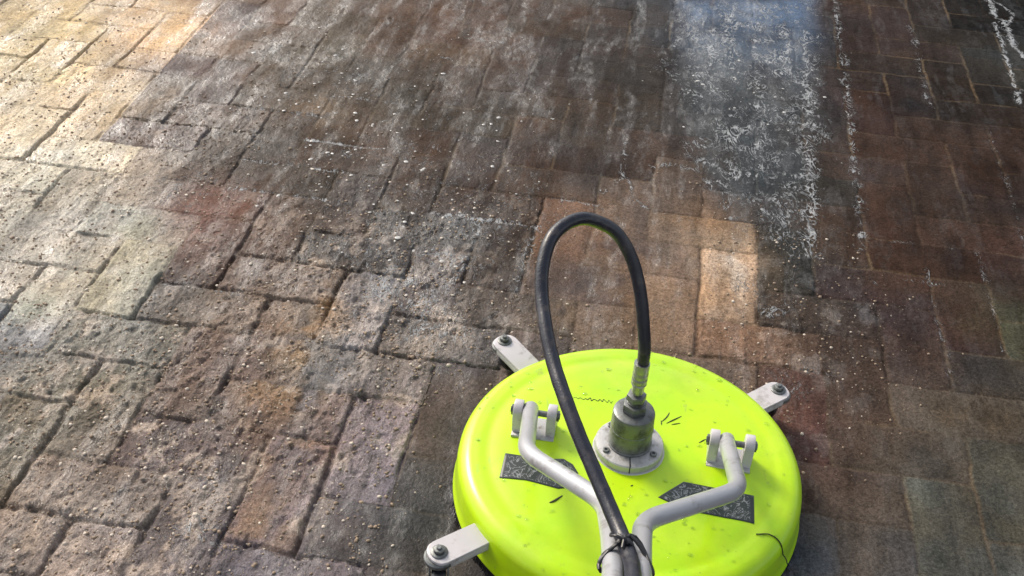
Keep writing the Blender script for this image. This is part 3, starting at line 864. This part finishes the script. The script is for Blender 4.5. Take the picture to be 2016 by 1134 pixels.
# --- hose
HP = [(.1668, 1.0440, .1860), (.1668, 1.0440, .200), (.1669, 1.0435, .215), (.1670, 1.0430, .2312), (.1669, 1.0445, .2626), (.1635, 1.0516, .2959), (.1562, 1.0634, .3335), (.142, 1.0761, .3729),
      (.122, 1.0834, .4057), (.0991, 1.0801, .424), (.0761, 1.0705, .434), (.0543, 1.0538, .4341), (.0402, 1.0315, .4275), (.0336, 1.0008, .4105),
      (.0339, .9681, .3927), (.039, .9315, .3796), (.0489, .8932, .3663), (.062, .8495, .3565), (.0768, .8078, .3438), (.0925, .7715, .3330),
      (.1075, .7350, .3245), (.1180, .7000, .3215), (.1222, .6680, .3300), (.1232, .6450, .3410), (.1212, .6050, .3620)]
DIR = Vector((-.12699501, -.8819098, .4539905)).normalized()
e_ = Vector(HP[-1])
HP += [tuple(e_ + DIR * k) for k in (.08, .18, .30, .42, .55)]
path = [L_(p) for p in catmull(HP, 8)]
bm = bmesh.new(); tube(bm, [v + Vector((math.sin(i * .21), math.cos(i * .17), math.sin(i * .13))) * .0008 for i, v in enumerate(path[20:])], lambda i: .0079 + .0001 * math.sin(i * 1.3), 28)
hose = obj('hose', bm, M_hose, root)
bm = bmesh.new()
n0 = 28
tube(bm, path[3:n0], lambda i: (.0074 if i < 2 else .0080 if i < 9 else .0100 if (i % 5) else .0092), 28)
obj('crimp_sleeve', bm, M_crimp, hose)

# --- yoke handle
n_up = Vector((.06, .4575, .8872)).normalized()
hl_b, hl_1, hl_2 = (.0338, 1.0713, .1206), (.0269, .9257, .1945), (.1125, .8060, .2482)
lt = [Vector((.034, 1.082, .1155)), Vector(hl_b), Vector(hl_1), Vector(hl_2), Vector((.1118, .7229, .2900)), Vector((.1075, .6473, .3289))]
rt = [Vector((.2905, 1.0275, .1245)), Vector((.2888, 1.0164, .1298)), Vector((.2743, .8785, .2003)), Vector((.1490, .7700, .2640)), Vector((.1400, .7075, .2962)), Vector((.1330, .6521, .3247))]
rt[0] = Vector((.2925, 1.042, .1165))
ends = []
for q in (lt, rt):
    q.append(q[-1] + DIR * .62)
    ends.append(q[-1])
handle = None
bm = bmesh.new()
for q in (lt, rt):
    pth = round_path([L_(v) for v in q], .030, 8)
    tube(bm, pth, .0106, 28)
    # eye of the pivot at the lower end
handle = obj('handle', bm, M_tube, root)
bm = bmesh.new()
mid_ = (ends[0] + ends[1]) / 2
axv = (Vector((.30, 1.044, .115)) - Vector((.05, 1.08, .115))).normalized()
tube(bm, [L_(mid_ - axv * .17), L_(mid_ + axv * .17)], .0106, 24)
obj('crossbar', bm, M_tube, handle)
for s in (-1, 1):
    bm = bmesh.new(); a_ = L_(mid_ + axv * s * .07); b_ = L_(mid_ + axv * s * .18)
    tube(bm, [a_.lerp(b_, k / 22) for k in range(23)], lambda i: .0150 if i % 3 else .0140, 24)
    obj('grip', bm, M_black, handle)

# --- lugs with pivot
def lugs(cx, cy, half, label):
    base = Vector((cx, cy, 0))
    d = axv
    f = Vector((-d.y, d.x, 0))       # away from the operator
    bm = bmesh.new()
    M = Matrix(((d.x, f.x, 0, cx - CX), (d.y, f.y, 0, cy - CY), (0, 0, 1, 0), (0, 0, 0, 1)))
    prism(bm, [(-half - .006, -.020), (half + .006, -.020), (half + .006, .020), (-half - .006, .020)], .0845, .0885, M, .0008)
    lug = obj('hinge_base', bm, M_alu, root)
    for s in (-1, 1):
        bm = bmesh.new()
        o_ = [(-.013, .0887)]
        o_ += [(.013, .0887)]
        for k in range(13):
            th = k * math.pi / 12
            o_.append((.013 * math.cos(th), .1190 + .013 * math.sin(th)))
        # local: x -> f, y -> z, z -> d
        Mf = Matrix(((f.x, 0, d.x, cx - CX), (f.y, 0, d.y, cy - CY), (0, 1, 0, 0), (0, 0, 0, 1))) @ Matrix.Translation((0, 0, s * half))
        prism(bm, o_, -.0062, .0062, Mf, .0014)
        obj('lug', bm, M_white, lug)
    bm = bmesh.new()
    c_ = Vector((cx - CX, cy - CY, .1165))
    tube(bm, [c_ - d * (half + .0105), c_ + d * (half + .0105)], .0042, 16)
    for s in (-1, 1):
        tube(bm, [c_ + d * s * (half + .0050), c_ + d * s * (half + .0095)], .0072, 6)
    obj('pivot_bolt', bm, M_steel, lug)
lugs(.0405, 1.0735, .0228, '')
lugs(.2985, 1.0370, .0228, '')
# --- cable tie round hose and tubes
bm = bmesh.new()
c0 = Vector((.1222, .6760, .3105))
side = axv
loop = []
for k in range(28):
    a_ = 2 * math.pi * k / 28
    ca, sa = math.cos(a_), math.sin(a_)
    wx = .0255 * ca; wy = (.0118 * sa + (.0135 * max(0, sa) ** 1.2 * (1 - abs(ca) ** 1.5)))
    if sa < 0: wy = .0135 * sa
    loop.append(L_(c0 + side * wx + n_up * wy + DIR * (.020 * abs(ca) ** 1.3 - .008)))
tube(bm, loop, .0021, 8, closed=True)
loop2 = [v + DIR * .006 * math.sin(i * .9) + n_up * .0012 for i, v in enumerate(loop)]
tube(bm, loop2, .0016, 8, closed=True)
# knot
kc = L_(Vector((.1180, .6830, .3365)))
for k in range(5):
    v = Vector((rnd.uniform(-1, 1), rnd.uniform(-1, 1), rnd.uniform(-.3, .7))).normalized()
    tube(bm, catmull([kc - v * .006, kc + n_up * .002, kc + v * .009], 4), .0017, 8)
tube(bm, catmull([kc, kc - side * .008 + n_up * .003, kc - side * .013 - DIR * .006, kc - side * .012 - DIR * .013], 5), .0015, 8)
obj('cable_tie', bm, M_black, root)

S.render.engine = 'CYCLES'
